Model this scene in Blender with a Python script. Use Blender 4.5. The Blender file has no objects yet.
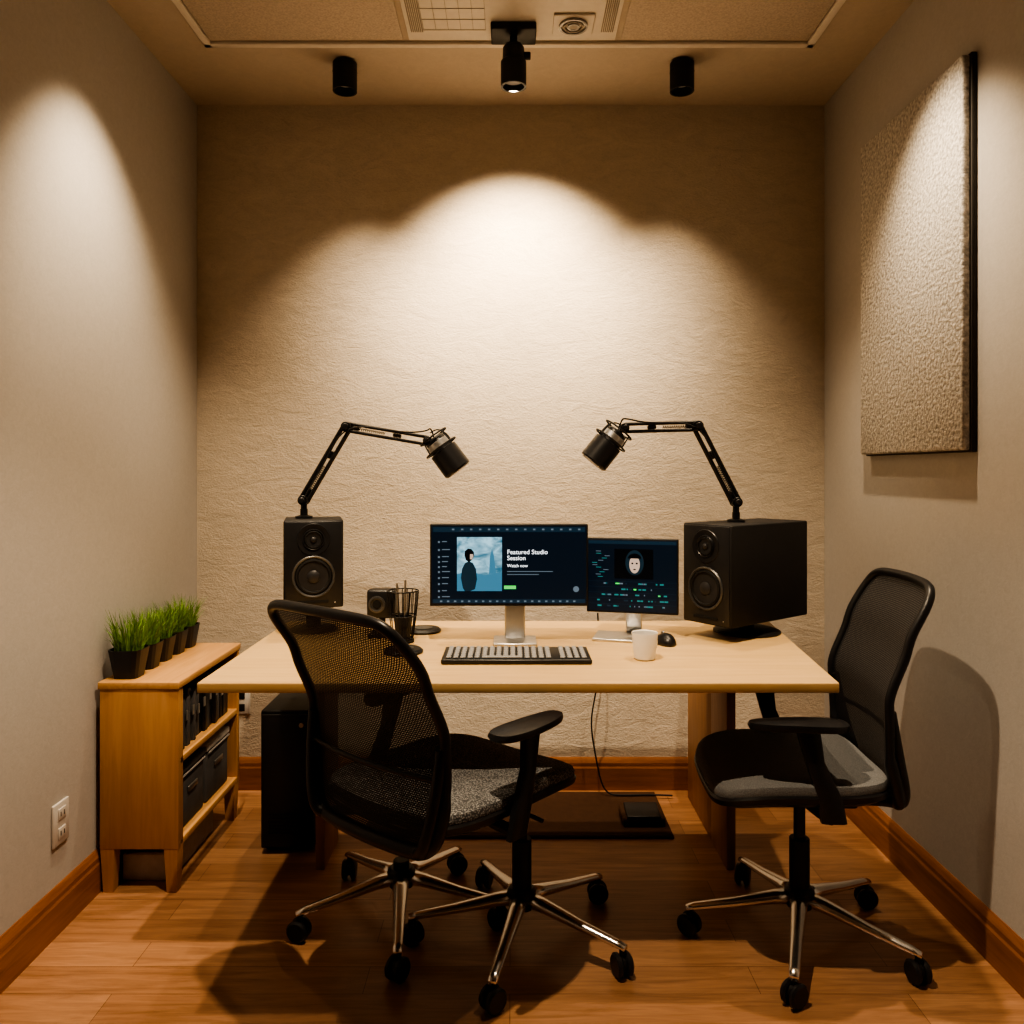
import bpy, bmesh, math, random
from mathutils import Vector, Matrix, Euler
random.seed(7)
S=bpy.context.scene
COL=S.collection
F=800.0; CH=1.25
def PX(px,py,Z): return Vector(((px-512)/F*Z, Z, CH-(py-470)/F*Z))

# ---------------- materials ----------------
def new_mat(name):
    m=bpy.data.materials.new(name); m.use_nodes=True
    nt=m.node_tree; b=nt.nodes['Principled BSDF']
    return m,nt,b
def N(nt,t,**kw):
    n=nt.nodes.new(t)
    for k,v in kw.items():
        if k in n.inputs: n.inputs[k].default_value=v
        else: setattr(n,k,v)
    return n
def coords(nt,scale=(1,1,1),rot=(0,0,0)):
    tc=N(nt,'ShaderNodeTexCoord'); mp=N(nt,'ShaderNodeMapping')
    mp.inputs['Scale'].default_value=scale; mp.inputs['Rotation'].default_value=rot
    nt.links.new(tc.outputs['Object'],mp.inputs['Vector']); return mp.outputs['Vector']
def simple(name,col,rough=.5,metal=0.0,var=.08,nscale=40,bump=0.0,spec=.5):
    m,nt,b=new_mat(name)
    v=coords(nt); n=N(nt,'ShaderNodeTexNoise',Scale=nscale,Detail=4.0)
    nt.links.new(v,n.inputs['Vector'])
    r=N(nt,'ShaderNodeValToRGB')
    c0=[max(0,c*(1-var)) for c in col]+[1]; c1=[min(1,c*(1+var)) for c in col]+[1]
    r.color_ramp.elements[0].color=c0; r.color_ramp.elements[1].color=c1
    r.color_ramp.elements[0].position=.3; r.color_ramp.elements[1].position=.7
    nt.links.new(n.outputs['Fac'],r.inputs['Fac']); nt.links.new(r.outputs['Color'],b.inputs['Base Color'])
    b.inputs['Roughness'].default_value=rough; b.inputs['Metallic'].default_value=metal
    b.inputs['Specular IOR Level'].default_value=spec
    if bump>0:
        bp=N(nt,'ShaderNodeBump',Strength=bump,Distance=.004)
        nt.links.new(n.outputs['Fac'],bp.inputs['Height']); nt.links.new(bp.outputs['Normal'],b.inputs['Normal'])
    return m
def emis(name,col,st=1.0):
    m,nt,b=new_mat(name)
    b.inputs['Base Color'].default_value=(*[c*.3 for c in col],1)
    b.inputs['Emission Color'].default_value=(*col,1); b.inputs['Emission Strength'].default_value=st
    b.inputs['Roughness'].default_value=.3
    return m
def wood(name,c0,c1,grain=(1,14,14),rough=.4,bump=.05):
    m,nt,b=new_mat(name)
    v=coords(nt,grain)
    n=N(nt,'ShaderNodeTexNoise',Scale=3.0,Detail=8.0,Roughness=.6,Distortion=.6)
    nt.links.new(v,n.inputs['Vector'])
    r=N(nt,'ShaderNodeValToRGB'); r.color_ramp.elements[0].color=(*c0,1); r.color_ramp.elements[1].color=(*c1,1)
    r.color_ramp.elements[0].position=.32; r.color_ramp.elements[1].position=.68
    nt.links.new(n.outputs['Fac'],r.inputs['Fac']); nt.links.new(r.outputs['Color'],b.inputs['Base Color'])
    b.inputs['Roughness'].default_value=rough
    bp=N(nt,'ShaderNodeBump',Strength=bump,Distance=.002)
    nt.links.new(n.outputs['Fac'],bp.inputs['Height']); nt.links.new(bp.outputs['Normal'],b.inputs['Normal'])
    return m
def plaster(name,col,strokes=.5,dist=.006,stretch=(9,9,26),distort=1.2,lo=.80,hi=1.12):
    m,nt,b=new_mat(name)
    v=coords(nt,stretch)
    n=N(nt,'ShaderNodeTexNoise',Scale=1.0,Detail=10.0,Roughness=.72,Distortion=distort)
    nt.links.new(v,n.inputs['Vector'])
    v2=coords(nt,(1,1,1.6)); n2=N(nt,'ShaderNodeTexNoise',Scale=130.0,Detail=4.0)
    nt.links.new(v2,n2.inputs['Vector'])
    mx=N(nt,'ShaderNodeMath',operation='MULTIPLY_ADD'); mx.inputs[1].default_value=.45
    nt.links.new(n2.outputs['Fac'],mx.inputs[0]); nt.links.new(n.outputs['Fac'],mx.inputs[2])
    r=N(nt,'ShaderNodeValToRGB'); r.color_ramp.elements[0].color=(*[c*lo for c in col],1); r.color_ramp.elements[1].color=(*[min(1,c*hi) for c in col],1)
    r.color_ramp.elements[0].position=.45; r.color_ramp.elements[1].position=.98
    nt.links.new(mx.outputs[0],r.inputs['Fac']); nt.links.new(r.outputs['Color'],b.inputs['Base Color'])
    bp=N(nt,'ShaderNodeBump',Strength=strokes,Distance=dist)
    nt.links.new(mx.outputs[0],bp.inputs['Height']); nt.links.new(bp.outputs['Normal'],b.inputs['Normal'])
    b.inputs['Roughness'].default_value=.9; b.inputs['Specular IOR Level'].default_value=.15
    return m
def floor_shading():
    m,nt,b=new_mat('laminate_floor')
    v=coords(nt)
    br=N(nt,'ShaderNodeTexBrick',Scale=1.0); br.offset=.37; br.offset_frequency=2
    br.inputs['Mortar Size'].default_value=.0008; br.inputs['Brick Width'].default_value=.95; br.inputs['Row Height'].default_value=.105
    br.inputs['Color1'].default_value=(.34,.18,.10,1); br.inputs['Color2'].default_value=(.47,.265,.155,1); br.inputs['Mortar'].default_value=(.15,.07,.035,1)
    br.inputs['Bias'].default_value=0
    nt.links.new(v,br.inputs['Vector'])
    v2=coords(nt,(2.2,26,1)); n=N(nt,'ShaderNodeTexNoise',Scale=2.0,Detail=8.0,Roughness=.65,Distortion=.8)
    nt.links.new(v2,n.inputs['Vector'])
    r=N(nt,'ShaderNodeValToRGB'); r.color_ramp.elements[0].color=(.68,.64,.60,1); r.color_ramp.elements[1].color=(1.12,1.12,1.1,1)
    r.color_ramp.elements[0].position=.3; r.color_ramp.elements[1].position=.65
    nt.links.new(n.outputs['Fac'],r.inputs['Fac'])
    mx=N(nt,'ShaderNodeMix',data_type='RGBA',blend_type='MULTIPLY'); mx.inputs[0].default_value=1
    nt.links.new(br.outputs['Color'],mx.inputs[6]); nt.links.new(r.outputs['Color'],mx.inputs[7])
    nt.links.new(mx.outputs[2],b.inputs['Base Color'])
    b.inputs['Roughness'].default_value=.32
    bp=N(nt,'ShaderNodeBump',Strength=.25,Distance=.002,invert=True)
    nt.links.new(br.outputs['Fac'],bp.inputs['Height']); nt.links.new(bp.outputs['Normal'],b.inputs['Normal'])
    return m
def mesh_fabric(name,col,cell=(.007,.0045),solid=.35,mort=.0016):
    m,nt,b=new_mat(name)
    uv=N(nt,'ShaderNodeUVMap')
    br=N(nt,'ShaderNodeTexBrick',Scale=1.0)
    br.inputs['Mortar Size'].default_value=mort; br.inputs['Brick Width'].default_value=cell[0]; br.inputs['Row Height'].default_value=cell[1]
    br.inputs['Mortar Smooth'].default_value=.1
    nt.links.new(uv.outputs['UV'],br.inputs['Vector'])
    mp=N(nt,'ShaderNodeMapRange'); mp.inputs['To Min'].default_value=solid; mp.inputs['To Max'].default_value=1
    nt.links.new(br.outputs['Fac'],mp.inputs['Value']); nt.links.new(mp.outputs['Result'],b.inputs['Alpha'])
    b.inputs['Base Color'].default_value=(*col,1); b.inputs['Roughness'].default_value=.65
    return m
def weave(name,c0,c1,sc=260):
    m,nt,b=new_mat(name)
    v=coords(nt); ch=N(nt,'ShaderNodeTexVoronoi',Scale=sc)
    nt.links.new(v,ch.inputs['Vector'])
    r=N(nt,'ShaderNodeValToRGB'); r.color_ramp.elements[0].color=(*c1,1); r.color_ramp.elements[1].color=(*c0,1)
    r.color_ramp.elements[1].position=.6
    nt.links.new(ch.outputs['Distance'],r.inputs['Fac']); nt.links.new(r.outputs['Color'],b.inputs['Base Color'])
    b.inputs['Roughness'].default_value=.75
    bp=N(nt,'ShaderNodeBump',Strength=.5,Distance=.002,invert=True)
    nt.links.new(ch.outputs['Distance'],bp.inputs['Height']); nt.links.new(bp.outputs['Normal'],b.inputs['Normal'])
    return m

M_back=plaster('back_wall_plaster',(.62,.55,.455),.5,.009,(8,8,18),1.2,.84,1.08)
M_side=plaster('side_wall_paint',(.49,.47,.445),.15,.003,(40,40,40),1.2,.92,1.05)
M_rear=plaster('rear_wall_bounce_cut',(.18,.17,.16),.2,.003,(40,40,40))  # unseen wall's colour set dark to cut bounced light
M_ceil=plaster('ceiling_paint',(.54,.47,.39),.1,.002,(20,20,20),1.0,.92,1.05)
M_floor=floor_shading()
M_base=wood('baseboard_wood',(.23,.092,.038),(.35,.15,.063),(1.5,1.5,20),.35)
M_baseY=wood('baseboard_wood_y',(.23,.092,.038),(.35,.15,.063),(20,1.5,20),.35)
M_desk=wood('maple_desktop',(.60,.405,.195),(.70,.49,.25),(1,14,14),.38)
M_leg=wood('desk_leg_wood',(.30,.14,.06),(.39,.20,.085),(14,14,1.5),.45)
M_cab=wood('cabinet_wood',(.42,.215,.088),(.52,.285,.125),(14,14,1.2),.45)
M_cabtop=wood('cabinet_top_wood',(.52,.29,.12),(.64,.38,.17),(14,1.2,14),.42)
M_blk=simple('matte_black',(.010,.010,.011),.5)
M_blk2=simple('satin_black_plastic',(.018,.018,.020),.38)
M_spk=simple('speaker_black',(.020,.019,.019),.6,bump=.05,spec=.35)
M_rub=simple('rubber_black',(.008,.008,.008),.7)
M_cone=simple('woofer_cone',(.03,.03,.033),.45)
M_grey=simple('grey_metal',(.32,.31,.30),.35,.8)
M_ring=simple('dark_metal_ring',(.12,.12,.12),.4,.6)
M_chrome=simple('polished_aluminium',(.80,.79,.78),.25,1.0,.03)
M_alu=simple('brushed_aluminium',(.66,.66,.66),.35,.9,.03)
M_white=simple('white_ceramic',(.88,.86,.82),.3,0,.02)
M_plate=simple('outlet_white',(.58,.56,.53),.4,0,.02)
M_key=simple('keycaps_grey',(.30,.30,.30),.5,0,.03)
M_keyd=simple('keyboard_case',(.022,.022,.022),.4)
M_box=simple('storage_fabric_grey',(.10,.10,.105),.8,bump=.1)
M_boxw=simple('white_cardboard',(.50,.49,.48),.7)
M_soil=simple('soil',(.04,.025,.015),.95,0,.4,80,.5)
M_grass=simple('grass_blades',(.17,.30,.05),.45,0,.4,30)
M_shade_pedal=simple('floor_shade_and_pedal',(.075,.040,.024),.8,spec=.15)  # shade under the desk put in as colour; pedal base shares it
M_seat=weave('seat_weave',(.06,.062,.065),(.42,.425,.43),230)
M_seat2=weave('seat_weave_fine',(.13,.135,.14),(.24,.245,.25),420)
M_mesh=mesh_fabric('backrest_mesh',(.020,.020,.022),solid=.5)
M_acpanel=simple('acoustic_panel_fabric',(.50,.48,.45),.95,0,.38,95,1.0,.1)
M_acedge=simple('acoustic_panel_edge',(.05,.045,.04),.8)
M_ctile=simple('ceiling_tile_fabric',(.50,.43,.36),.95,0,.14,160,.4,.1)
M_cwhite=simple('ceiling_panel_white',(.70,.65,.58),.6,0,.03)
M_line=simple('panel_groove',(.34,.30,.25),.8)

# ---------------- geometry helpers ----------------
def empty(name,loc=(0,0,0),rz=0):
    o=bpy.data.objects.new(name,None); o.location=loc; o.rotation_euler=(0,0,rz); o.empty_display_size=.1
    COL.objects.link(o); return o
def mk(name,bm,mat,parent=None,mtx=None,smooth=False):
    me=bpy.data.meshes.new(name); bmesh.ops.recalc_face_normals(bm,faces=bm.faces); bm.to_mesh(me); bm.free()
    if smooth:
        for p in me.polygons: p.use_smooth=True
    o=bpy.data.objects.new(name,me); COL.objects.link(o)
    if mat: me.materials.append(mat)
    if parent: o.parent=parent
    if mtx is not None: o.matrix_local=mtx
    return o
def auto(o,ang=.6):
    me=o.data
    for p in me.polygons: p.use_smooth=True
    bm=bmesh.new(); bm.from_mesh(me)
    for e in bm.edges:
        if len(e.link_faces)==2 and e.calc_face_angle(0)>ang: e.smooth=False
    bm.to_mesh(me); bm.free(); return o
def box(name,c,s,mat,parent=None,bev=.004,rot=(0,0,0),seg=2):
    bm=bmesh.new(); bmesh.ops.create_cube(bm,size=1)
    for v in bm.verts: v.co=Vector((v.co.x*s[0],v.co.y*s[1],v.co.z*s[2]))
    if bev>0: bmesh.ops.bevel(bm,geom=bm.edges[:],offset=min(bev,min(s)*.45),segments=seg,affect='EDGES',profile=.5)
    m=Matrix.Translation(Vector(c))@Euler(rot).to_matrix().to_4x4()
    return auto(mk(name,bm,mat,parent,m),.9)
def lathe(name,prof,mat,parent=None,loc=(0,0,0),axis=(0,0,1),n=40):
    bm=bmesh.new(); rings=[]
    for r,z in prof:
        if r<1e-6: rings.append([bm.verts.new((0,0,z))])
        else: rings.append([bm.verts.new((r*math.cos(2*math.pi*i/n),r*math.sin(2*math.pi*i/n),z)) for i in range(n)])
    for a,b in zip(rings,rings[1:]):
        for i in range(n):
            j=(i+1)%n
            if len(a)==1 and len(b)==1: continue
            if len(a)==1: bm.faces.new((a[0],b[i],b[j]))
            elif len(b)==1: bm.faces.new((a[i],a[j],b[0]))
            else: bm.faces.new((a[i],a[j],b[j],b[i]))
    q=Vector((0,0,1)).rotation_difference(Vector(axis).normalized())
    m=Matrix.Translation(Vector(loc))@q.to_matrix().to_4x4()
    return auto(mk(name,bm,mat,parent,m),.6)
def cyl(name,p0,p1,r,mat,parent=None,r1=None,n=24,bev=.002):
    p0=Vector(p0);p1=Vector(p1);L=(p1-p0).length; r1=r if r1 is None else r1; b=min(bev,r*.4,r1*.4,L*.3)
    return lathe(name,[(0,0),(r-b,0),(r,b),(r1,L-b),(r1-b,L),(0,L)],mat,parent,p0,p1-p0,n)
def tube(name,pts,r,mat,parent=None,cyclic=False,smooth=True,radii=None,sx=1):
    cu=bpy.data.curves.new(name,'CURVE'); cu.dimensions='3D'; cu.bevel_depth=r; cu.bevel_resolution=4; cu.use_fill_caps=True
    sp=cu.splines.new('NURBS' if smooth else 'POLY'); sp.points.add(len(pts)-1)
    for i,p in enumerate(pts):
        sp.points[i].co=(*p,1)
        if radii: sp.points[i].radius=radii[i]
    sp.use_cyclic_u=cyclic
    if smooth: sp.order_u=3; sp.use_endpoint_u=not cyclic; sp.resolution_u=6
    tmp=bpy.data.objects.new(name,cu); COL.objects.link(tmp)
    dg=bpy.context.evaluated_depsgraph_get()
    me=bpy.data.meshes.new_from_object(tmp.evaluated_get(dg))
    bpy.data.objects.remove(tmp); me.name=name
    me.materials.clear(); me.materials.append(mat)
    for p in me.polygons: p.use_smooth=True
    o=bpy.data.objects.new(name,me); COL.objects.link(o)
    if parent: o.parent=parent
    return o
def quad(name,c,w,h,mat,parent,off=0):   # vertical plane facing -Y local
    bm=bmesh.new()
    vs=[bm.verts.new((c[0]+a*w/2,c[1]-off,c[2]+b*h/2)) for a,b in((-1,-1),(1,-1),(1,1),(-1,1))]
    bm.faces.new(vs)
    me=bpy.data.meshes.new(name); bm.to_mesh(me); bm.free(); me.materials.append(mat)
    o=bpy.data.objects.new(name,me); COL.objects.link(o); o.parent=parent; return o
def poly(name,pts,y,mat,parent):
    bm=bmesh.new(); bm.faces.new([bm.verts.new((p[0],y,p[1])) for p in pts])
    me=bpy.data.meshes.new(name); bm.to_mesh(me); bm.free(); me.materials.append(mat)
    o=bpy.data.objects.new(name,me); COL.objects.link(o); o.parent=parent; return o

# ---------------- room ----------------
XL,XR,YB,YF,ZC=-1.235,1.225,3.137,-1.0,2.68
box('floor',((XL+XR)/2,(YB+YF)/2,-.05),(XR-XL+.4,YB-YF+.4,.1),M_floor,bev=0)
box('ceiling',((XL+XR)/2,(YB+YF)/2,ZC+.05),(XR-XL+.2,YB-YF+.2,.1),M_ceil,bev=0)
box('wall_back',((XL+XR)/2,YB+.05,ZC/2),(XR-XL+.2,.1,ZC),M_back,bev=0)
box('wall_left',(XL-.05,(YB+YF)/2,ZC/2),(.1,YB-YF,ZC),M_side,bev=0)
box('wall_right',(XR+.05,(YB+YF)/2,ZC/2),(.1,YB-YF,ZC),M_side,bev=0)
box('wall_front',((XL+XR)/2,YF-.05,ZC/2),(XR-XL+.2,.1,ZC),M_rear,bev=0)
def baseboard(name,a,b,nrm,mat):
    prof=[(0,0),(.016,0),(.016,.085),(.013,.092),(.013,.105),(.008,.118),(.004,.125),(0,.125)]
    a=Vector(a);b=Vector(b);nrm=Vector(nrm); bm=bmesh.new()
    A=[bm.verts.new(a+nrm*p[0]+Vector((0,0,p[1]))) for p in prof]
    B=[bm.verts.new(b+nrm*p[0]+Vector((0,0,p[1]))) for p in prof]
    n=len(prof)
    for i in range(n): bm.faces.new((A[i],A[(i+1)%n],B[(i+1)%n],B[i]))
    bm.faces.new(A);bm.faces.new(B); return mk(name,bm,mat)
baseboard('baseboard_back',(XL,YB,0),(XR,YB,0),(0,-1,0),M_base)
baseboard('baseboard_left',(XL,YF,0),(XL,YB-.016,0),(1,0,0),M_baseY)
baseboard('baseboard_right',(XR,YF,0),(XR,YB-.016,0),(-1,0,0),M_baseY)

# ceiling tray
ct=empty('ceiling_acoustic_panel',(0,0,ZC))
y0,y1=.9,2.69
x0,x1=-1.03,1.01
box('trim_frame_back',((x0+x1)/2,y1-.0125,-.006),(x1-x0,.025,.012),M_cwhite,ct,.003)
box('trim_frame_left',(x0+.0125,(y0+y1)/2,-.006),(.025,y1-y0,.012),M_cwhite,ct,.003)
box('trim_frame_right',(x1-.0125,(y0+y1)/2,-.006),(.025,y1-y0,.012),M_cwhite,ct,.003)
box('fabric_left',((x0-.35)/2+.01,(y0+y1)/2-.02,-.004),(abs(x0+.35)-.04,y1-y0-.05,.008),M_ctile,ct,.002)
box('fabric_right',((x1+.35)/2-.01,(y0+y1)/2-.02,-.004),(abs(x1-.35)-.04,y1-y0-.05,.008),M_ctile,ct,.002)
box('center_panel',(0,(y0+y1)/2-.02,-.005),(.68,y1-y0-.05,.010),M_cwhite,ct,.002)
for i in range(7):
    box('grille_slot_l_%d'%i,(-.325+i*.006,2.44,-.0115),(.003,.30,.003),M_line,ct,0)
    box('grille_slot_r_%d'%i,(.325-i*.006,2.44,-.0115),(.003,.30,.003),M_line,ct,0)
for i in range(4):
    box('grid_x_%d'%i,(-.185,2.40+i*.06,-.0105),(.20,.0012,.002),M_line,ct,0)
for i in range(6):
    box('grid_y_%d'%i,(-.285+i*.04,2.49,-.0105),(.001,.18,.002),M_line,ct,0)
vent=empty('ceiling_air_vent',(.195,2.54,ZC-.010))
box('plate',(0,0,-.004),(.13,.11,.008),M_cwhite,vent,.003)
for i in range(3):
    r=.045-i*.013
    lathe('ring_%d'%i,[(r,-.008),(r,-.016),(r-.006,-.016),(r-.006,-.008)],M_line if i%2 else M_grey,vent)
lathe('core',[(0,-.015),(.012,-.015),(.012,-.008)],M_line,vent)

# ---------------- lamps ----------------
WARM=(1.0,.79,.55)
def spot(name,loc,tgt,power,ang,blend,rad=.02,col=WARM,parent=None):
    l=bpy.data.lights.new(name,'SPOT'); l.energy=power; l.spot_size=math.radians(ang); l.spot_blend=blend
    l.shadow_soft_size=rad; l.color=col
    o=bpy.data.objects.new(name,l); o.location=loc
    o.rotation_euler=(Vector(tgt)-Vector(loc)).to_track_quat('-Z','Y').to_euler(); COL.objects.link(o)
    if parent: 
        o.parent=parent; o.location=Vector(loc)-parent.location
    return o
M_lens=emis('lamp_lens',(1,.8,.55),.12)
def can(name,x,y,h=.105,r=.042):
    e=empty(name,(x,y,ZC))
    lathe('housing',[(0,0),(r*.7,0),(r*.7,-.006),(r,-.008),(r,-h),(r*.86,-h),(r*.80,-h+.03),(0,-h+.03)],M_blk,e)
    lathe('lens',[(0,-h+.028),(r*.7,-h+.028)],M_lens,e)
    lathe('band',[(r+.0005,-h*.35),(r+.001,-h*.36),(r+.0005,-h*.37)],M_rub,e)
    return e
c1=can('ceiling_spotlight',-.585,2.80); c2=can('ceiling_spotlight',.595,2.80)
spot('beam',(-.585,2.80,ZC-.11),(-.54,2.89,1.2),52,84,1.0,.02,parent=c1)
spot('beam',(.595,2.80,ZC-.11),(.55,2.89,1.2),52,84,1.0,.02,parent=c2)
# track head in the centre
tr=empty('track_spotlight',(.005,2.58,ZC-.010))
box('track_mount',(0,0,-.012),(.145,.10,.024),M_blk,tr,.004)
cyl('stem',(0,0,-.02),(0,0,-.06),.012,M_blk,tr)
box('yoke',(0,0,-.06),(.05,.03,.03),M_blk,tr,.006)
lathe('housing',[(0,-.05),(.026,-.05),(.034,-.06),(.036,-.10),(.041,-.105),(.041,-.185),(.034,-.185),(.03,-.16),(0,-.16)],M_blk,tr)
cyl('knob',(.03,0,-.085),(.055,0,-.085),.012,M_blk,tr)
lathe('lens',[(0,-.165),(.03,-.165)],M_lens,tr)
spot('beam',(.005,2.60,ZC-.20),(.01,3.137,1.80),185,94,1.0,.02,parent=tr)
# downlights nearer the viewer
def down(x,y,tgt,p,ang,bl,rad=.025,z=ZC):
    e=empty('recessed_downlight',(x,y,z))
    lathe('bezel',[(.055,0),(.055,-.006),(.04,-.008),(.038,-.002)],M_blk,e)
    lathe('lens',[(0,-.003),(.038,-.003)],M_lens,e)
    spot('beam',(x,y,z-.02),tgt,p,ang,bl,rad,parent=e)
down(-.88,2.26,(-1.12,2.34,1.2),105,78,.9,z=ZC-.008)
down(.84,2.15,(1.10,2.20,1.0),95,80,.9,z=ZC-.008)
down(-.12,1.48,(-.10,1.76,.0),165,88,.6,.02,z=ZC-.010)

# ---------------- acoustic panel ----------------
ap=empty('acoustic_wall_panel',(XR,2.42,1.825))
box('fabric_face',(-.0265,0,0),(.021,.62,1.045),M_acpanel,ap,.005)
box('backing_frame',(-.008,0,0),(.016,.63,1.055),M_acedge,ap,.003)

# outlets
ol=empty('wall_outlet',(XL,2.18,.29))
box('plate',(.004,0,0),(.008,.075,.115),M_plate,ol,.003)
for s in(-1,1):
    box('socket_%d'%s,(.009,0,s*.026),(.003,.035,.03),M_plate,ol,.001)
    for k in(-1,1): box('slot_%d_%d'%(s,k),(.0107,k*.008,s*.026),(.001,.003,.012),M_blk,ol,0)
ol2=empty('wall_outlet',(-1.06,YB,.345))
box('plate',(0,-.004,0),(.07,.008,.1),M_plate,ol2,.003)
for s in(-1,1): box('socket_%d'%s,(0,-.009,s*.024),(.03,.003,.028),M_blk,ol2,.001)

# ---------------- desk ----------------
DZ=.73; dx0,dx1,dy0,dy1=-.77,.80,1.953,2.76; dxb=.885
dk=empty('wooden_desk',(0,2.33,0)); ox,oy=dk.location.x,dk.location.y
bm=bmesh.new()
bot=[bm.verts.new((x-ox,y-oy,DZ-.025)) for x,y in((dx0,dy0),(dx1,dy0),(dxb,dy1),(dx0,dy1))]
top=[bm.verts.new((v.co.x,v.co.y,DZ)) for v in bot]
bm.faces.new(bot); bm.faces.new(top)
for i in range(4): bm.faces.new((bot[i],bot[(i+1)%4],top[(i+1)%4],top[i]))
bmesh.ops.bevel(bm,geom=bm.edges[:],offset=.003,segments=2,affect='EDGES',profile=.5)
auto(mk('desktop',bm,M_desk,dk),.9)
for nm,xx in(('leg_panel_left',-.60),('leg_panel_right',.685)):
    box(nm,(xx-ox,2.60-oy,(DZ-.025)/2),(.028,.20,DZ-.025),M_leg,dk,.002)
box('leg_panel_right_rear',(.685-ox,2.88-oy,.275),(.026,.36,.55),M_leg,dk,.002)
box('rear_apron',(.0425-ox,2.66-oy,.655),(1.255,.02,.10),M_leg,dk,.002)
box('front_rail',(.0425-ox,2.52-oy,.685),(1.255,.02,.04),M_leg,dk,.002)

# ---------------- cabinet ----------------
cx0,cx1,cy0,cy1,cz=-1.217,-.985,2.36,2.89,.625
cb=empty('storage_cabinet',((cx0+cx1)/2,(cy0+cy1)/2,0)); ax,ay=cb.location.x,cb.location.y
W=cx1-cx0; L=cy1-cy0
box('top_board',(0,0,cz-.011),(W+.008,L+.01,.022),M_cabtop,cb,.003)
box('end_panel_front',(0,-L/2+.010,(cz-.022+.13)/2),(W,.02,cz-.022-.13),M_cab,cb,.002)
box('end_panel_back',(0,L/2-.010,(cz-.022+.13)/2),(W,.02,cz-.022-.13),M_cab,cb,.002)
box('back_panel',(-W/2+.006,0,(cz-.022+.13)/2),(.012,L-.04,cz-.022-.13),M_cab,cb,.001)
for i,z in enumerate((.14,.385)): box('shelf_%d'%i,(.006,0,z),(W-.014,L-.04,.02),M_cabtop,cb,.002)
for i,(sx,sy) in enumerate(((-1,-1),(1,-1),(-1,1),(1,1))):
    bm=bmesh.new(); 
    for z,w in((0,.015),(.14,.021)):
        for a,b_ in((-1,-1),(1,-1),(1,1),(-1,1)): bm.verts.new((a*w,b_*w,z))
    bm.verts.ensure_lookup_table(); v=bm.verts
    bm.faces.new(v[0:4]);bm.faces.new(v[4:8])
    for k in range(4): bm.faces.new((v[k],v[(k+1)%4],v[4+(k+1)%4],v[4+k]))
    mk('leg_%d'%i,bm,M_cab,cb,Matrix.Translation((sx*(W/2-.022),sy*(L/2-.022),0)))
box('corner_post',(W/2-.011,-L/2+.03,(cz+.13)/2-.011),(.02,.02,cz-.022-.14),M_cab,cb,.002)
# contents
bk=empty('book_row',(ax+.01,ay,.395))
yy=-L/2+.045
i=0
while yy<L/2-.06:
    w=random.uniform(.018,.032); h=random.uniform(.15,.185)
    box('binder_%d'%i,(random.uniform(-.01,.01),yy+w/2,h/2),(.17,w-.002,h),random.choice([M_blk,M_box,M_blk2,M_keyd]),bk,.002)
    if i%2==0: box('label_%d'%i,(.089+.0,yy+w/2,h*.6),(.004,w*.5,.03),M_alu,bk,0)
    yy+=w; i+=1
for k in range(2):
    sb=empty('storage_box',(ax+.008,ay-.108+k*.222,.150))
    box('bin',(0,0,.085),(.17,.20,.17),M_box,sb,.008)
    box('lid',(0,0,.18),(.18,.21,.022),M_boxw if k else M_box,sb,.005)
    box('handle',(.089,0,.11),(.006,.07,.018),M_grey,sb,.003)
    box('lid_rim',(.091,0,.165),(.003,.19,.004),M_boxw,sb,0)
wb=empty('cardboard_box',(ax-.0,ay-.02,0))
box('carton',(-.01,0,.04),(.15,.34,.08),M_boxw,wb,.003)
box('flap_line',(-.01,0,.0815),(.13,.33,.003),M_grey,wb,0)

# ---------------- potted grass ----------------
def potted(y,s):
    e=empty('potted_grass',(-1.160,y,cz))
    bm=bmesh.new()
    prof=[(.034,0),(.047,.082),(.043,.082),(.040,.068)]
    rings=[]
    for r,z in prof:
        ring=[]
        for k in range(24):
            a=2*math.pi*k/24; c,sn=math.cos(a),math.sin(a)
            q=(abs(c)**5+abs(sn)**5)**(-1/5)
            ring.append(bm.verts.new((r*q*c*s,r*q*sn*s,z*s)))
        rings.append(ring)
    for a,b in zip(rings,rings[1:]):
        for k in range(24): bm.faces.new((a[k],a[(k+1)%24],b[(k+1)%24],b[k]))
    bm.faces.new(rings[0]); mk('pot',bm,M_blk2,e)
    lathe('soil',[(0,.072*s),(.041*s,.070*s)],M_soil,e)
    bm=bmesh.new()
    for _ in range(260):
        a=random.uniform(0,6.283); r=.038*s*math.sqrt(random.random())
        bx,by=r*math.cos(a),r*math.sin(a); H=random.uniform(.05,.145)*s
        lean=random.uniform(.0,.055); la=a+random.uniform(-.9,.9)
        w=random.uniform(.0015,.0034); ta=random.uniform(0,3.14); wx,wy=w*math.cos(ta),w*math.sin(ta)
        prev=None
        for k in range(4):
            t=k/3; px_=max(-.066,bx+lean*t*t*math.cos(la)); py_=by+lean*t*t*math.sin(la); z=.068*s+H*t*(1-.12*t)
            f=1-t*.92
            cur=(bm.verts.new((px_-wx*f,py_-wy*f,z)),bm.verts.new((px_+wx*f,py_+wy*f,z)))
            if prev: bm.faces.new((prev[0],prev[1],cur[1],cur[0]))
            prev=cur
    mk('grass_blades',bm,M_grass,e)
for y,s in((2.425,1.05),(2.535,.98),(2.635,.95),(2.735,.95),(2.835,.95)): potted(y,s)

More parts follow.
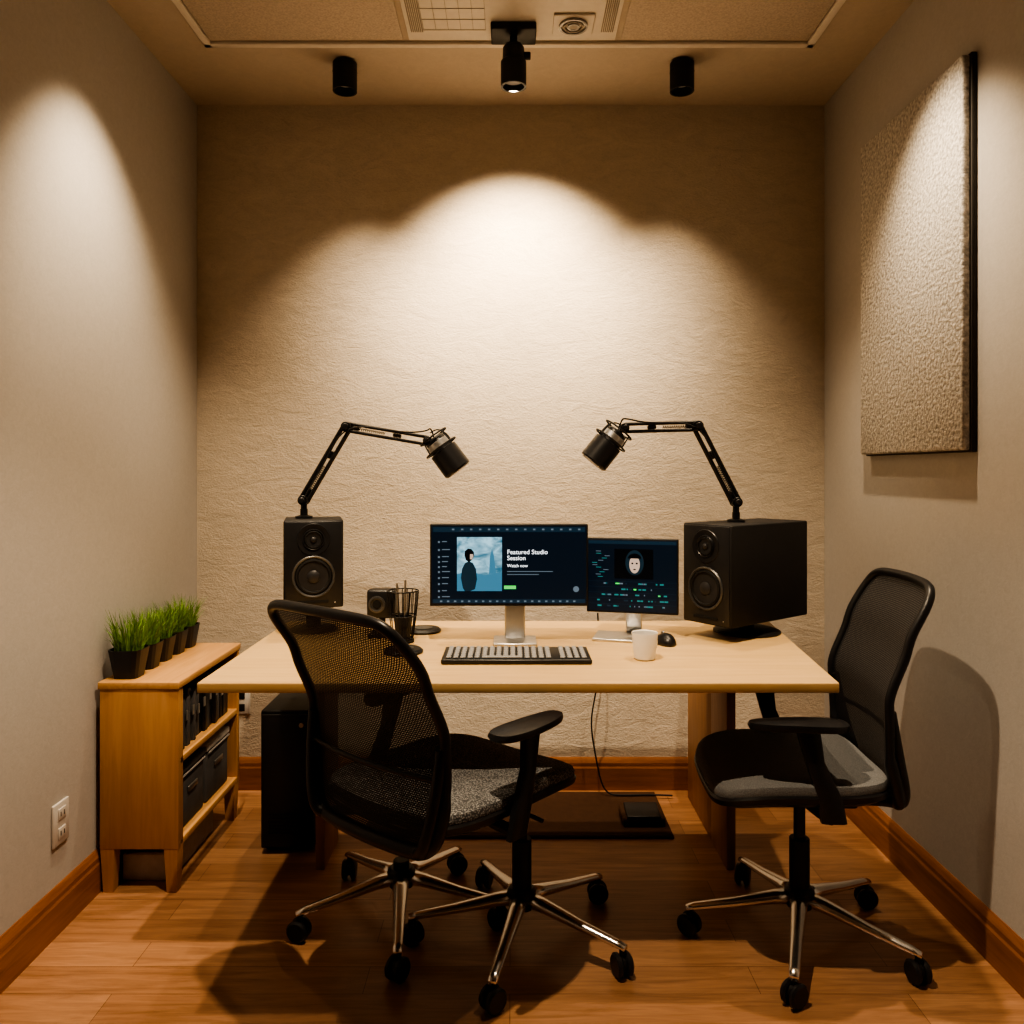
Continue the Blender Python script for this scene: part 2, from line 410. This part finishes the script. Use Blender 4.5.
# ---------------- PC tower ----------------
pc=empty('computer_tower',(-.735,2.80,0))
box('case',(0,0,.24),(.17,.38,.45),M_blk,pc,.006)
box('front_panel',(0,-.194,.24),(.16,.01,.43),M_blk2,pc,.004)
for sx in(-1,1):
    for sy in(-1,1): box('foot_%d_%d'%(sx,sy),(sx*.06,sy*.14,.008),(.03,.04,.016),M_rub,pc,.002)
cyl('power_button',(.05,-.198,.42),(.05,-.203,.42),.008,M_grey,pc)
for i in range(6): box('vent_%d'%i,(0,-.2,.07+i*.012),(.11,.002,.004),M_rub,pc,0)

# added dark sheet for the shade under the desk, pedal, cable
mt=empty('floor_shading',(.02,2.90,0)); box('shade_sheet',(0,0,.004),(1.06,.38,.008),M_shade_pedal,mt,.003)
box('shade_border',(0,-.18,.0085),(1.04,.012,.003),M_shade_pedal,mt,.001)
ps=empty('foot_pedal',(.46,2.84,.010)); box('pedal_base',(0,0,.015),(.15,.12,.03),M_shade_pedal,ps,.008); box('pedal_plate',(0,-.01,.036),(.12,.10,.010),M_blk2,ps,.004,(.12,0,0))
cab=empty('power_cable',(.33,3.08,0))
tube('cord',[(0,0,.70),(.01,0,.5),(-.01,.0,.38),(-.03,-.01,.28),(-.01,-.02,.15),(.02,-.03,.014),(.10,-.04,.013),(.2,-.03,.013),(.28,-.04,.013)],.003,M_rub,cab)

# ---------------- speakers ----------------
def driver(prefix,x,z,r,yf,par,dome=False):
    ax_=(0,-1,0)
    lathe(prefix+'_bezel',[(r*1.10,0),(r*1.10,.003),(r*1.05,.006),(r*.97,.004),(r*.95,0)],M_ring if not dome else M_blk2,par,(x,yf,z),ax_)
    lathe(prefix+'_surround',[(r*.95,.001),(r*.90,.006),(r*.82,.007),(r*.76,.002)],M_rub,par,(x,yf,z),ax_)
    lathe(prefix+'_cone',[(r*.76,.002),(r*.34,.0012),(r*.33,.004),(r*.22,.008),(0,.010)],M_cone,par,(x,yf,z),ax_)
def speaker(name,loc,rz,w,d,h,lift,disc,stand=True):
    e=empty(name,loc,rz)
    box('cabinet',(0,0,lift+h/2),(w,d,h),M_spk,e,.005)
    yf=-d/2
    box('baffle',(0,yf-.001,lift+h/2),(w*.95,.006,h*.97),M_blk2,e,.002)
    rw=w*.33; 
    driver('woofer',0,lift+h*.36,rw,yf-.004,e)
    driver('tweeter',0,lift+h*.78,rw*.5,yf-.004,e,True)
    lathe('waveguide',[(rw*.85,0),(rw*.82,.003),(rw*.6,.001)],M_blk2,e,(0,yf-.004,lift+h*.78),(0,-1,0))
    box('port',(0,yf-.005,lift+h*.07),(w*.5,.003,.008),M_rub,e,.001)
    cyl('led',(w*.36,yf-.003,lift+h*.06),(w*.36,yf-.006,lift+h*.06),.002,M_alu,e,n=8)
    if stand:
        lathe('stand_disc',[(0,0),(disc,0),(disc,.006),(disc*.9,.010),(.03,.013),(0,.013)],M_blk,e)
        cyl('stand_neck',(0,0,.008),(0,0,lift+.002),.024,M_blk,e)
        box('stand_plate',(0,0,lift-.003),(w*.7,d*.7,.006),M_blk,e,.002)
    return e
spL=speaker('studio_speaker',(-.645,2.60,DZ),math.radians(14),.182,.20,.275,.088,.075)
spR=speaker('studio_speaker',(.755,2.575,DZ),math.radians(-53),.185,.395,.308,.046,.105)

# ---------------- microphones on boom arms ----------------
def boom(name,base,pts,mic0,mic1,side):
    e=empty(name,base); B=Vector(base)
    P=[Vector(p)-B for p in pts]; m0=Vector(mic0)-B; m1=Vector(mic1)-B
    lathe('base_plate',[(0,0),(.028,0),(.028,.006),(.012,.010),(.012,.03),(0,.03)],M_blk,e)
    cyl('swivel_post',(0,0,.02),P[0],.010,M_blk,e)
    def joint(nm,p,r=.016):
        cyl(nm,p-Vector((0,.022,0)),p+Vector((0,.022,0)),r,M_blk,e); cyl(nm+'_knob',p-Vector((0,.036,0)),p-Vector((0,.02,0)),r*.6,M_blk2,e)
    joint('base_joint',P[0]); joint('elbow_joint',P[1],.017); joint('end_joint',P[2],.015)
    def arm(nm,a,b):
        d=(b-a).normalized(); nrm=Vector((-d.z,0,d.x)); L=(b-a).length
        for k,s in enumerate((-1,1)):
            for j,yo in enumerate((-.009,.009)):
                cyl('%s_rod_%d%d'%(nm,k,j),a+nrm*s*.012+Vector((0,yo,0)),b+nrm*s*.012+Vector((0,yo,0)),.0052,M_blk,e,n=10)
        sp=[]; s0=a+d*L*.12; n_=90; SL=L*.35
        for i in range(n_+1):
            t=i/n_; an=t*2*math.pi*14
            sp.append(s0+d*SL*t+nrm*math.cos(an)*.004+Vector((0,math.sin(an)*.004,0)))
        tube(nm+'_spring',sp,.0011,M_rub,e,smooth=False)
        for t in (.1,.62): box('%s_bracket_%d'%(nm,int(t*100)),a+d*L*t,(.026,.024,.012),M_blk,e,.003,(0,math.atan2(-d.z,d.x),0))
    arm('lower_arm',P[0],P[1]); arm('upper_arm',P[1],P[2])
    ax_=(m1-m0).normalized(); L=(m1-m0).length
    c=m0+ax_*L*.3
    cyl('mic_bracket',P[2],m0+ax_*.01,.009,M_blk,e)
    r=.047
    lathe('mic_body',[(0,0),(r*.55,0),(r*.72,.006),(r*.78,.02),(r*.8,L*.35),(r,L*.38),(r*1.02,L*.97),(r*.96,L),(0,L)],M_blk2,e,m0,ax_)
    lathe('mic_band',[(r*.81,L*.12),(r*.87,L*.13),(r*.87,L*.27),(r*.81,L*.28)],M_alu,e,m0,ax_)
    lathe('mic_grille',[(0,L+.0005),(r*.9,L+.0005),(r*.9,L+.003),(0,L+.004)],M_grey,e,m0,ax_)
    perp=Vector((-ax_.z,0,ax_.x))
    ring=[c+ (perp*math.cos(t)+Vector((0,1,0))*math.sin(t))*r*1.2 for t in [2*math.pi*i/24 for i in range(24)]]
    tube('shock_ring',ring,.003,M_blk,e,cyclic=True)
    ring=[m0+ax_*-.004+(perp*math.cos(t)+Vector((0,1,0))*math.sin(t))*r*1.05 for t in [2*math.pi*i/24 for i in range(24)]]
    tube('shock_ring_upper',ring,.003,M_blk,e,cyclic=True)
    for i in range(4):
        t=math.pi/4+i*math.pi/2; q=(perp*math.cos(t)+Vector((0,1,0))*math.sin(t))
        cyl('strut_%d'%i,m0+ax_*-.004+q*r*1.05,c+q*r*1.2,.0025,M_blk,e,n=8)
    s=1 if side>0 else -1
    tube('mic_cable',[m0+ax_*.0,m0-ax_*.03+Vector((s*.01,-.012,.012)),P[2]+Vector((0,-.028,.03)),P[1].lerp(P[2],.7)+Vector((0,-.02,.012)),P[1]+Vector((0,-.028,.012)),P[0].lerp(P[1],.5)+Vector((0,-.02,0)),P[0]+Vector((0,-.028,0)),Vector((0,-.03,.03))],.0025,M_rub,e)
    tube('cable_loop',[m0-ax_*.02,m0-ax_*.03+Vector((s*.03,-.01,.012)),m0+Vector((s*.058,-.012,.0)),m0+Vector((s*.056,-.012,-.04)),m1+Vector((s*.03,-.02,.02))],.0022,M_rub,e)
Zm=2.60
topL=DZ+.088+.275+.001; topR=DZ+.046+.308+.001
bL=PX(304,520,Zm); bL.z=topL
boom('microphone_boom_arm',bL,[PX(304,500,Zm),PX(347,427,Zm),PX(428,441,Zm)],PX(434,438,Zm),PX(458,470,Zm),1)
bR=PX(736,520,2.56); bR.z=topR
boom('microphone_boom_arm',bR,[PX(736,502,2.56),PX(697,426,2.56),PX(624,428,2.56)],PX(618,431,2.56),PX(593,462,2.56),-1)

# ---------------- monitors ----------------
M_scr=emis('screen_navy',(.005,.012,.022),.9)
M_scrbar=emis('screen_bar',(.012,.03,.05),1.0)
M_txt=emis('screen_text',(.75,.8,.85),1.3)
M_txt2=emis('screen_text_dim',(.12,.16,.20),1.0)
M_sea=emis('screen_poster_sea',(.05,.16,.25),1.2)
M_dark=emis('screen_dark',(.003,.005,.008),.5)
M_coat=emis('screen_coat',(.012,.03,.045),1)
M_green=emis('screen_green',(.10,.6,.12),1.2)
M_teal=emis('screen_teal',(.03,.20,.20),1.0)
M_face=emis('screen_face',(.50,.38,.30),1.0)
def poster_mat():
    m,nt,b=new_mat('screen_poster_image')
    v=coords(nt,(22,22,38)); n=N(nt,'ShaderNodeTexNoise',Scale=1.0,Detail=7.0,Distortion=1.0); nt.links.new(v,n.inputs['Vector'])
    r=N(nt,'ShaderNodeValToRGB'); r.color_ramp.elements[0].color=(.03,.14,.22,1); r.color_ramp.elements[1].color=(.40,.68,.80,1)
    r.color_ramp.elements[0].position=.32; r.color_ramp.elements[1].position=.66
    nt.links.new(n.outputs['Fac'],r.inputs['Fac']); nt.links.new(r.outputs['Color'],b.inputs['Emission Color']); b.inputs['Emission Strength'].default_value=1.0
    b.inputs['Base Color'].default_value=(.02,.05,.08,1); return m
M_poster=poster_mat()
def text(name,s,loc,size,mat,par):
    cu=bpy.data.curves.new(name,'FONT'); cu.body=s; cu.size=size; cu.extrude=0; cu.offset=.0002
    tmp=bpy.data.objects.new(name,cu); COL.objects.link(tmp)
    dg=bpy.context.evaluated_depsgraph_get(); me=bpy.data.meshes.new_from_object(tmp.evaluated_get(dg)); bpy.data.objects.remove(tmp)
    me.materials.clear(); me.materials.append(mat)
    o=bpy.data.objects.new(name,me); COL.objects.link(o); o.parent=par; o.location=loc; o.rotation_euler=(math.pi/2,0,0); return o
mz=2.40; k=F/mz
mw,mh=158/k,82/k
mc=PX(509,565,mz)
mon=empty('computer_monitor',(mc.x,mz,DZ))
cz_=mc.z-DZ
box('bezel',(0,.010,cz_),(mw,.022,mh),M_blk,mon,.003)
box('rear_shell',(0,.03,cz_),(mw*.7,.03,mh*.7),M_blk2,mon,.01)
quad('screen',(0,-.0015,cz_+.001),mw-.010,mh-.014,M_scr,mon)
def s2(px,py): return ((px-509)/k, (565-py)/k+cz_)
def sq(nm,x0,y0,x1,y1,mat,lay=1):
    a=s2(x0,y0); b=s2(x1,y1); quad(nm,((a[0]+b[0])/2,-.0015-.0004*lay,(a[1]+b[1])/2),abs(b[0]-a[0]),abs(b[1]-a[1]),mat,mon)
sq('top_bar',433,527,585,532,M_scrbar)
for i,x in enumerate(range(452,580,9)): sq('icon_%d'%i,x,528.5,x+2.4,530.2,M_txt2,2)
sq('poster',457,537,502,591,M_poster)
poly('poster_sea',[s2(*p) for p in((457,574),(468,571),(484,575),(502,572),(502,591),(457,591))],-.0023,M_sea,mon)
poly('hero_coat',[s2(*p) for p in((463,588),(461,578),(462,569),(465,563),(469,561),(473,563),(476,569),(477,579),(475,589),(470,591),(465,591))],-.0027,M_coat,mon)
poly('hero_head',[s2(*p) for p in((466,560),(464.5,555),(465,551),(468,548.5),(471.5,549),(474,552),(474,556),(472,560),(469,562))],-.0031,M_dark,mon)
poly('hero_face',[s2(*p) for p in((470,559),(470,554),(473,554),(473.5,556),(472,559.5))],-.0035,M_face,mon)
poly('far_tower',[s2(*p) for p in((489,574),(490,556),(492,549),(494,556),(496,573))],-.0027,M_sea,mon)
for i,y in enumerate((541,549,556,561,566,571,577,583,590,596)): 
    sq('menu_%d'%i,438,y,440,y+2,M_txt2,2); sq('menuline_%d'%i,442,y,447+(i*7)%4,y+1,M_txt2,2)
text('title_1','Featured Studio',(s2(507,554)[0],-.003,s2(507,554)[1]),.0190,M_txt,mon)
text('title_2','Session',(s2(507,560)[0],-.003,s2(507,560)[1]),.0190,M_txt,mon)
text('title_3','Watch now',(s2(507,567)[0],-.003,s2(507,567)[1]),.013,M_txt,mon)
for i,y in enumerate((571,574)): sq('para_%d'%i,507,y,553-i*14,y+.8,M_txt2,2)
sq('button',504,585.5,516,589,M_green,2)
lathe('badge',[(0,0),(.009,0)],M_txt2,mon,(s2(576,589)[0],-.003,s2(576,589)[1]),(0,-1,0),16)
sq('taskbar',433,599,585,603,M_scrbar)
for i,x in enumerate(range(440,580,7)): sq('task_%d'%i,x,600.3,x+2.4,602,M_txt2,2)
box('stand_column',(.018,.045,.09),(.062,.014,.17),M_alu,mon,.004)
box('stand_foot',(.018,.02,.004),(.13,.12,.008),M_alu,mon,.003)

z2=2.47; k2=F/z2
m2c=PX(632,576,z2)
mo2=empty('computer_monitor',(m2c.x,z2,DZ),math.radians(-14))
c2z=m2c.z-DZ; w2,h2=93/k2*.98,75/k2
tilt=bpy.data.objects.new('screen_head',None); COL.objects.link(tilt); tilt.parent=mo2; tilt.location=(0,0,c2z)
box('bezel',(0,.010,0),(w2,.020,h2),M_blk,tilt,.003); box('rear_shell',(0,.026,0),(w2*.6,.02,h2*.6),M_alu,tilt,.008)
quad('screen',(0,-.0015,0),w2-.010,h2-.012,M_scr,tilt)
W_,H_=w2-.012,h2-.014
def t2(nm,x0,y0,x1,y1,mat,lay=1):
    quad(nm,((x0+x1)/2*W_-W_/2,-.0015-.0004*lay,H_/2-(y0+y1)/2*H_),(x1-x0)*W_,(y1-y0)*H_,mat,tilt)
def ell(nm,cx,cy,rx,ry,mat,lay,a0=0,a1=360):
    poly(nm,[((cx+rx*math.cos(math.radians(a)))*W_-W_/2,H_/2-(cy-ry*math.sin(math.radians(a)))*H_) for a in [a0+(a1-a0)*i/24 for i in range(24 if a1-a0==360 else 25)]],-.0015-.0004*lay,mat,tilt)
t2('toolbar',0,0,1,.05,M_scrbar)
t2('viewer',.30,.12,.74,.54,M_dark)
ell('hair_shape',.53,.31,.105,.18,M_coat,2); ell('face_shape',.53,.335,.060,.125,M_face,3)
ell('fringe',.53,.25,.075,.07,M_dark,4,0,180)
ell('eye_l',.505,.32,.012,.012,M_dark,4); ell('eye_r',.555,.32,.012,.012,M_dark,4); ell('mouth',.53,.405,.016,.009,M_dark,4)
for i in range(12):
    x=.03+random.random()*.18; y=.15+.033*i
    t2('list_%d'%i,x,y,x+.06,y+.010,M_teal if i%2 else M_txt2,2)
for i in range(5): t2('track_line_%d'%i,0,.58+i*.08,1,.584+i*.08,M_scrbar,1)
for i in range(64):
    rr=random.randint(0,4); x=random.uniform(.04,.93); w=random.uniform(.01,.05)
    t2('clip_%d'%i,x,.60+rr*.08,min(.98,x+w),.622+rr*.08,random.choice([M_teal,M_txt2,M_scrbar,M_green if i%7==0 else M_teal]),2)
box('stand_column',(.0,.05,.07),(.05,.012,.13),M_alu,mo2,.004,(.25,0,0))
box('stand_foot',(-.02,.0,.004),(.19,.13,.008),M_alu,mo2,.003)

# ---------------- keyboard / mouse / mug ----------------
kb=empty('computer_keyboard',(.012,2.215,DZ))
kw,kd=.405,.16
box('case',(0,0,.007),(kw,kd,.014),M_keyd,kb,.005)
rows=6; cols=20
for r in range(rows):
    for c in range(cols):
        if r==0 and 5<=c<=10: continue
        x=-kw/2+.010+(c+.5)*(kw-.020)/cols; y=-kd/2+.010+(r+.5)*(kd-.020)/rows
        if c==15: continue
        box('key_%d_%d'%(r,c),(x,y,.0160),(.0145,.0165,.005),M_key,kb,.0025,seg=1)
box('space_bar',(-kw/2+.010+8*(kw-.020)/cols,-kd/2+.010+.5*(kd-.020)/rows,.0160),(.110,.0165,.005),M_key,kb,.002)
ms=empty('computer_mouse',(.46,2.40,DZ),.1)
bm=bmesh.new(); bmesh.ops.create_uvsphere(bm,u_segments=24,v_segments=14,radius=1)
for v in bm.verts:
    v.co=Vector((v.co.x*.030,v.co.y*.052,max(0,v.co.z)*.032*(1-.25*v.co.y)))
mk('shell',bm,M_blk2,ms,smooth=True)
cyl('scroll_wheel',(-.004,.026,.024),(.004,.026,.024),.009,M_grey,ms)
mg=empty('coffee_mug',(.365,2.20,DZ))
lathe('cup',[(0,0),(.025,0),(.029,.004),(.036,.072),(.0355,.074),(.0335,.072),(.027,.008),(0,.007)],M_white,mg)
lathe('coffee',[(0,.055),(.0318,.055)],simple('coffee',(.03,.012,.005),.15),mg)
tube('handle',[(.026,.018,.058),(.036,.038,.056),(.040,.042,.036),(.034,.032,.020),(.022,.016,.018)],.004,M_white,mg)

# ---------------- small desk things (left) ----------------
wc=empty('webcam_speaker',(-.405,2.50,DZ))
box('body',(0,0,.105),(.088,.06,.088),M_blk2,wc,.008)
lathe('lens_ring',[(.026,0),(.026,.006),(.02,.007),(.018,.002),(0,.0)],M_ring,wc,(-.012,-.03,.105),(0,-1,0))
lathe('lens_glass',[(0,.005),(.012,.004),(.014,.001)],M_rub,wc,(-.012,-.03,.105),(0,-1,0))
box('foot',(0,0,.006),(.08,.06,.012),M_blk,wc,.003); cyl('neck',(0,0,.01),(0,0,.065),.010,M_blk,wc)
pcup=empty('wire_pen_cup',(-.330,2.42,DZ))
lathe('inner_cup',[(0,.012),(.022,.012),(.026,.08)],M_blk2,pcup)
for i in range(18):
    a=2*math.pi*i/18; c_,s_=math.cos(a),math.sin(a)
    tube('wire_%d'%i,[(.03*c_,.03*s_,.012),(.042*c_,.042*s_,.08),(.047*c_,.047*s_,.155)],.0014,M_blk,pcup)
for z,r in((.012,.030),(.08,.041),(.155,.047)):
    tube('hoop_%d'%int(z*1000),[(r*math.cos(t),r*math.sin(t),z) for t in [2*math.pi*i/20 for i in range(20)]],.002,M_blk,pcup,cyclic=True)
lathe('base_disc',[(0,0),(.034,0),(.034,.010),(0,.012)],M_blk,pcup)
for i in range(5):
    a=i*1.3; tube('pen_%d'%i,[(.01*math.cos(a),.01*math.sin(a),.013),(.022*math.cos(a),.022*math.sin(a),.15+.01*i)],.003,random.choice([M_blk,M_grey]),pcup)
for (qx,qy) in((-.285,2.575),(-.31,2.28)):
    pk=empty('cable_puck',(qx,qy,DZ)); lathe('disc',[(0,0),(.055,0),(.057,.006),(.05,.012),(.015,.014),(0,.014)],M_blk,pk)
    lathe('inlay',[(.03,.0142),(.018,.0150),(0,.015)],M_ring,pk)

# ---------------- office chairs ----------------
def base5(par,cx,cy,a0,r,pre='',hubz=.115,cap=True):
    for i in range(5):
        a=math.radians(a0+72*i); d=Vector((math.cos(a),math.sin(a),0)); pz=Vector((-d.y,d.x,0)); C=Vector((cx,cy,0))
        bm=bmesh.new(); prev=None
        secs=[(.018,.026,.020,hubz),(.07,.021,.017,hubz-.006),(r*.6,.016,.012,hubz-.024),(r-.012,.013,.010,.076),(r+.010,.011,.008,.071)]
        for t,w,h,z in secs:
            ring=[]
            for kk in range(12):
                an=2*math.pi*kk/12; ring.append(bm.verts.new(C+d*t+pz*(w*math.cos(an))+Vector((0,0,z+h*math.sin(an)))))
            if prev:
                for kk in range(12): bm.faces.new((prev[kk],prev[(kk+1)%12],ring[(kk+1)%12],ring[kk]))
            else: bm.faces.new(ring)
            prev=ring
        bm.faces.new(prev); mk(pre+'base_leg_%d'%i,bm,M_chrome,par,smooth=True)
        ce=C+d*r
        cyl(pre+'caster_stem_%d'%i,ce+Vector((0,0,.04)),ce+Vector((0,0,.070)),.007,M_blk,par,n=12)
        wa=Vector((math.cos(a+.9),math.sin(a+.9),0)); 
        for s in(-1,1):
            p=ce+wa*s*.005+Vector((0,0,.029)); cyl(pre+'caster_wheel_%d_%d'%(i,s),p,p+wa*s*.016,.029,M_blk2,par,n=24,bev=.005)
        cyl(pre+'caster_axle_%d'%i,ce-wa*.006+Vector((0,0,.032)),ce+wa*.006+Vector((0,0,.032)),.020,M_blk,par,n=16)
    lathe(pre+'base_hub',[(0,hubz-.025),(.034,hubz-.025),(.040,hubz-.01),(.038,hubz+.018),(.03,hubz+.026),(0,hubz+.026)],M_blk2,par,(cx,cy,0))
def srect(a,w,h,n=4.5):
    c,s=math.cos(a),math.sin(a); q=(abs(c)**n+abs(s)**n)**(-1/n); return w*q*c,h*q*s
def chair(name,loc,phi,a0,seat_off,seat_z,back_z0,back_z1,bw,arm_z,seat_mat,prof,sd=.25,sw=.235,rbase=.29,arm_y=.225,arm_x=0.0,second=None):
    e=empty(name,(loc[0],loc[1],0),phi); phid=math.degrees(phi)
    base5(e,0,0,a0-phid,rbase)
    sx,sy=seat_off
    cyl('gas_column_outer',(0,0,.12),(0,0,.27),.026,M_blk,e); cyl('gas_column_inner',(0,0,.26),(0,0,seat_z-.04),.015,M_blk2,e)
    if second:
        dx,dy=second[0]-loc[0],second[1]-loc[1]
        lx=dx*math.cos(phi)+dy*math.sin(phi); ly=-dx*math.sin(phi)+dy*math.cos(phi)
        base5(e,lx,ly,second[2]-phid,second[3],'rear_')
        cyl('rear_gas_column',(lx,ly,.12),(lx,ly,.16),.022,M_blk,e)
    box('tilt_mechanism',(sx*.5,sy*.5,seat_z-.035),(abs(sx)+.17,abs(sy)+.12,.04),M_blk2,e,.012)
    box('seat_pan_plate',(sx,sy,seat_z-.02),(.30,.24,.03),M_blk,e,.010)
    tube('lever',[(sx+.06,sy-.05,seat_z-.03),(sx+.07,sy-.17,seat_z-.035),(sx+.07,sy-.22,seat_z-.04)],.005,M_blk2,e)
    def loft(nm,rings,mat):
        bm=bmesh.new(); prev=None; n=64; first=None
        for (w,h,z) in rings:
            ring=[]
            for kk in range(n):
                x,y=srect(2*math.pi*kk/n,w,h)
                drop=0
                if x>0: drop=-.030*(max(0,x/sd)**3)
                else: drop=.012*(abs(x)/sd)**2
                drop+= .012*(abs(y)/sw)**2
                ring.append(bm.verts.new((sx+x,sy+y,seat_z+z+drop)))
            if prev:
                for kk in range(n): bm.faces.new((prev[kk],prev[(kk+1)%n],ring[(kk+1)%n],ring[kk]))
            else: bm.faces.new(ring)
            prev=ring
        bm.faces.new(prev); return auto(mk(nm,bm,mat,e),.7)
    loft('seat_shell',[(sd*.55,sw*.55,-.012),(sd*.9,sw*.9,-.006),(sd*.985,sw*.985,.006),(sd,sw,.020),(sd*.985,sw*.985,.026)],M_blk2)
    loft('seat_cushion',[(sd*.975,sw*.975,.022),(sd*.985,sw*.985,.034),(sd*.965,sw*.965,.046),(sd*.90,sw*.90,.053),(sd*.6,sw*.6,.052),(sd*.25,sw*.25,.050)],seat_mat)
    bx=sx-sd-.005
    def pr(t):
        for (t0,b0),(t1,b1) in zip(prof,prof[1:]):
            if t<=t1:
                f=(t-t0)/(t1-t0); f=f*f*(3-2*f)*.5+f*.5; return b0+(b1-b0)*f
        return prof[-1][1]
    Hh=(back_z1-back_z0)
    NQ=9
    def bpos(u,v):
        t=(v+1)/2; wv=bw*(1-.03*v if v>0 else 1)*(1-.10*(max(0,-v)**2))
        return Vector((bx-pr(t)+.020*u*u, sy+u*wv, back_z0+t*Hh+.006*(1-u*u)*max(0,v)))
    bm=bmesh.new(); nu,nv=24,30; uvl=bm.loops.layers.uv.new('UVMap'); g=[]
    for j in range(nv+1):
        row=[]
        for i in range(nu+1):
            u=-1+2*i/nu; v=-1+2*j/nv
            m=max(abs(u),abs(v)); 
            if m>1e-6:
                a=math.atan2(v,u); su,sv=srect(a,1,1,NQ); c_,s_=math.cos(a),math.sin(a); q=1/max(abs(c_),abs(s_))
                f=math.hypot(su,sv)/q; u2,v2=u*f,v*f
            else: u2,v2=u,v
            row.append((bm.verts.new(bpos(u2,v2)),(u2*bw,v2*Hh/2)))
        g.append(row)
    for j in range(nv):
        for i in range(nu):
            q=[g[j][i],g[j][i+1],g[j+1][i+1],g[j+1][i]]
            f=bm.faces.new([z[0] for z in q])
            for lp,z in zip(f.loops,q): lp[uvl].uv=z[1]
    mk('backrest_mesh',bm,M_mesh,e,smooth=True)
    fr=[]
    for kk in range(96):
        u,v=srect(2*math.pi*kk/96,1,1,NQ); fr.append(bpos(u,v))
    rad=[1.0 if p.z>back_z0+.12 else 1.4 for p in fr]
    tube('backrest_frame',fr,.0115,M_blk2,e,cyclic=True,radii=rad)
    tube('lumbar_bar',[bpos(-.97,-.35)+Vector((-.012,0,0)),bpos(-.5,-.35)+Vector((-.02,0,0)),bpos(0,-.35)+Vector((-.02,0,0)),bpos(.5,-.35)+Vector((-.02,0,0)),bpos(.97,-.35)+Vector((-.012,0,0))],.006,M_blk2,e)
    for s in(-1,1):
        tube('spine_%d'%s,[bpos(s*.97,-.1)+Vector((-.004,0,0)),bpos(s*.98,-.5)+Vector((-.02,0,-.0)),bpos(s*.9,-.95)+Vector((-.022,0,-.01)),Vector((bx+.02,sy+s*bw*.6,seat_z-.005)),Vector((sx-.10,sy+s*.09,seat_z-.022))],.013,M_blk2,e)
    for s,nm in((1,'left'),(-1,'right')):
        ay_=sy+s*arm_y; axx=sx+arm_x
        bm=bmesh.new(); n=40; prev=None
        for (w,h,z) in [(.100,.026,0),(.118,.036,.004),(.122,.039,.012),(.118,.037,.020),(.09,.022,.023)]:
            ring=[]
            for kk in range(n):
                x,y=srect(2*math.pi*kk/n,w,h,3)
                y*= (1-.25*(x/.12)) ; y+=s*-.02*(x/.12)**2
                ring.append(bm.verts.new((axx+.02+x,ay_+y,arm_z+z-.008*(x/.12)**2)))
            if prev:
                for kk in range(n): bm.faces.new((prev[kk],prev[(kk+1)%n],ring[(kk+1)%n],ring[kk]))
            else: bm.faces.new(ring)
            prev=ring
        bm.faces.new(prev); auto(mk('armrest_pad_'+nm,bm,M_blk2,e),.8)
        def bar(nm2,pts,wd):
            bm=bmesh.new(); prev=None
            for (p,w,t) in pts:
                ring=[bm.verts.new((p[0]+a*w,p[1]+b_*t,p[2])) for a,b_ in((-1,-.6),(-.7,-1),(.7,-1),(1,-.6),(1,.6),(.7,1),(-.7,1),(-1,.6))]
                if prev:
                    for kk in range(8): bm.faces.new((prev[kk],prev[(kk+1)%8],ring[(kk+1)%8],ring[kk]))
                else: bm.faces.new(ring)
                prev=ring
            bm.faces.new(prev); auto(mk(nm2,bm,M_blk2,e),.9)
        bar('arm_upright_'+nm,[((axx-.055,ay_+s*.008,seat_z-.028),.030,.010),((axx-.045,ay_+s*.012,seat_z+.03),.028,.013),((axx-.01,ay_+s*.006,seat_z+.12),.022,.012),((axx+.005,ay_,arm_z+.003),.028,.013)],0)
        tube('arm_bracket_'+nm,[(axx-.05,ay_+s*.006,seat_z-.02),(axx-.04,sy+s*.17,seat_z-.028),(axx-.02,sy+s*.08,seat_z-.022)],.014,M_blk2,e)
    return e
profA=[(0,.0),(.3,-.012),(.5,-.005),(.75,.048),(1.0,.130)]
profB=[(0,.02),(.25,-.012),(.5,-.017),(.75,.03),(1.0,.092)]
chair('office_chair',(.026,2.13),math.radians(50),-32,(-.205,.045),.450,.440,.948,.225,.645,M_seat,profA,sd=.285,sw=.228,arm_y=.235,second=(-.31,2.24,-84,.28))
chair('office_chair',(.767,2.135),math.radians(177),-40,(.038,.0),.43,.42,.962,.20,.622,M_seat2,profB,sd=.222,sw=.225,arm_y=.205)

# ---------------- world + camera ----------------
w=bpy.data.worlds.new('World'); S.world=w; w.use_nodes=True
w.node_tree.nodes['Background'].inputs[0].default_value=(.5,.45,.4,1); w.node_tree.nodes['Background'].inputs[1].default_value=.1
cd=bpy.data.cameras.new('Camera'); cam=bpy.data.objects.new('Camera',cd); COL.objects.link(cam)
cam.location=(0,0,CH); cam.rotation_euler=(math.pi/2,0,0); cd.sensor_width=36; cd.lens=36*F/1024; cd.shift_y=-42/1024; cd.clip_start=.05
S.camera=cam
try: S.view_settings.look='AgX - High Contrast'
except Exception: pass
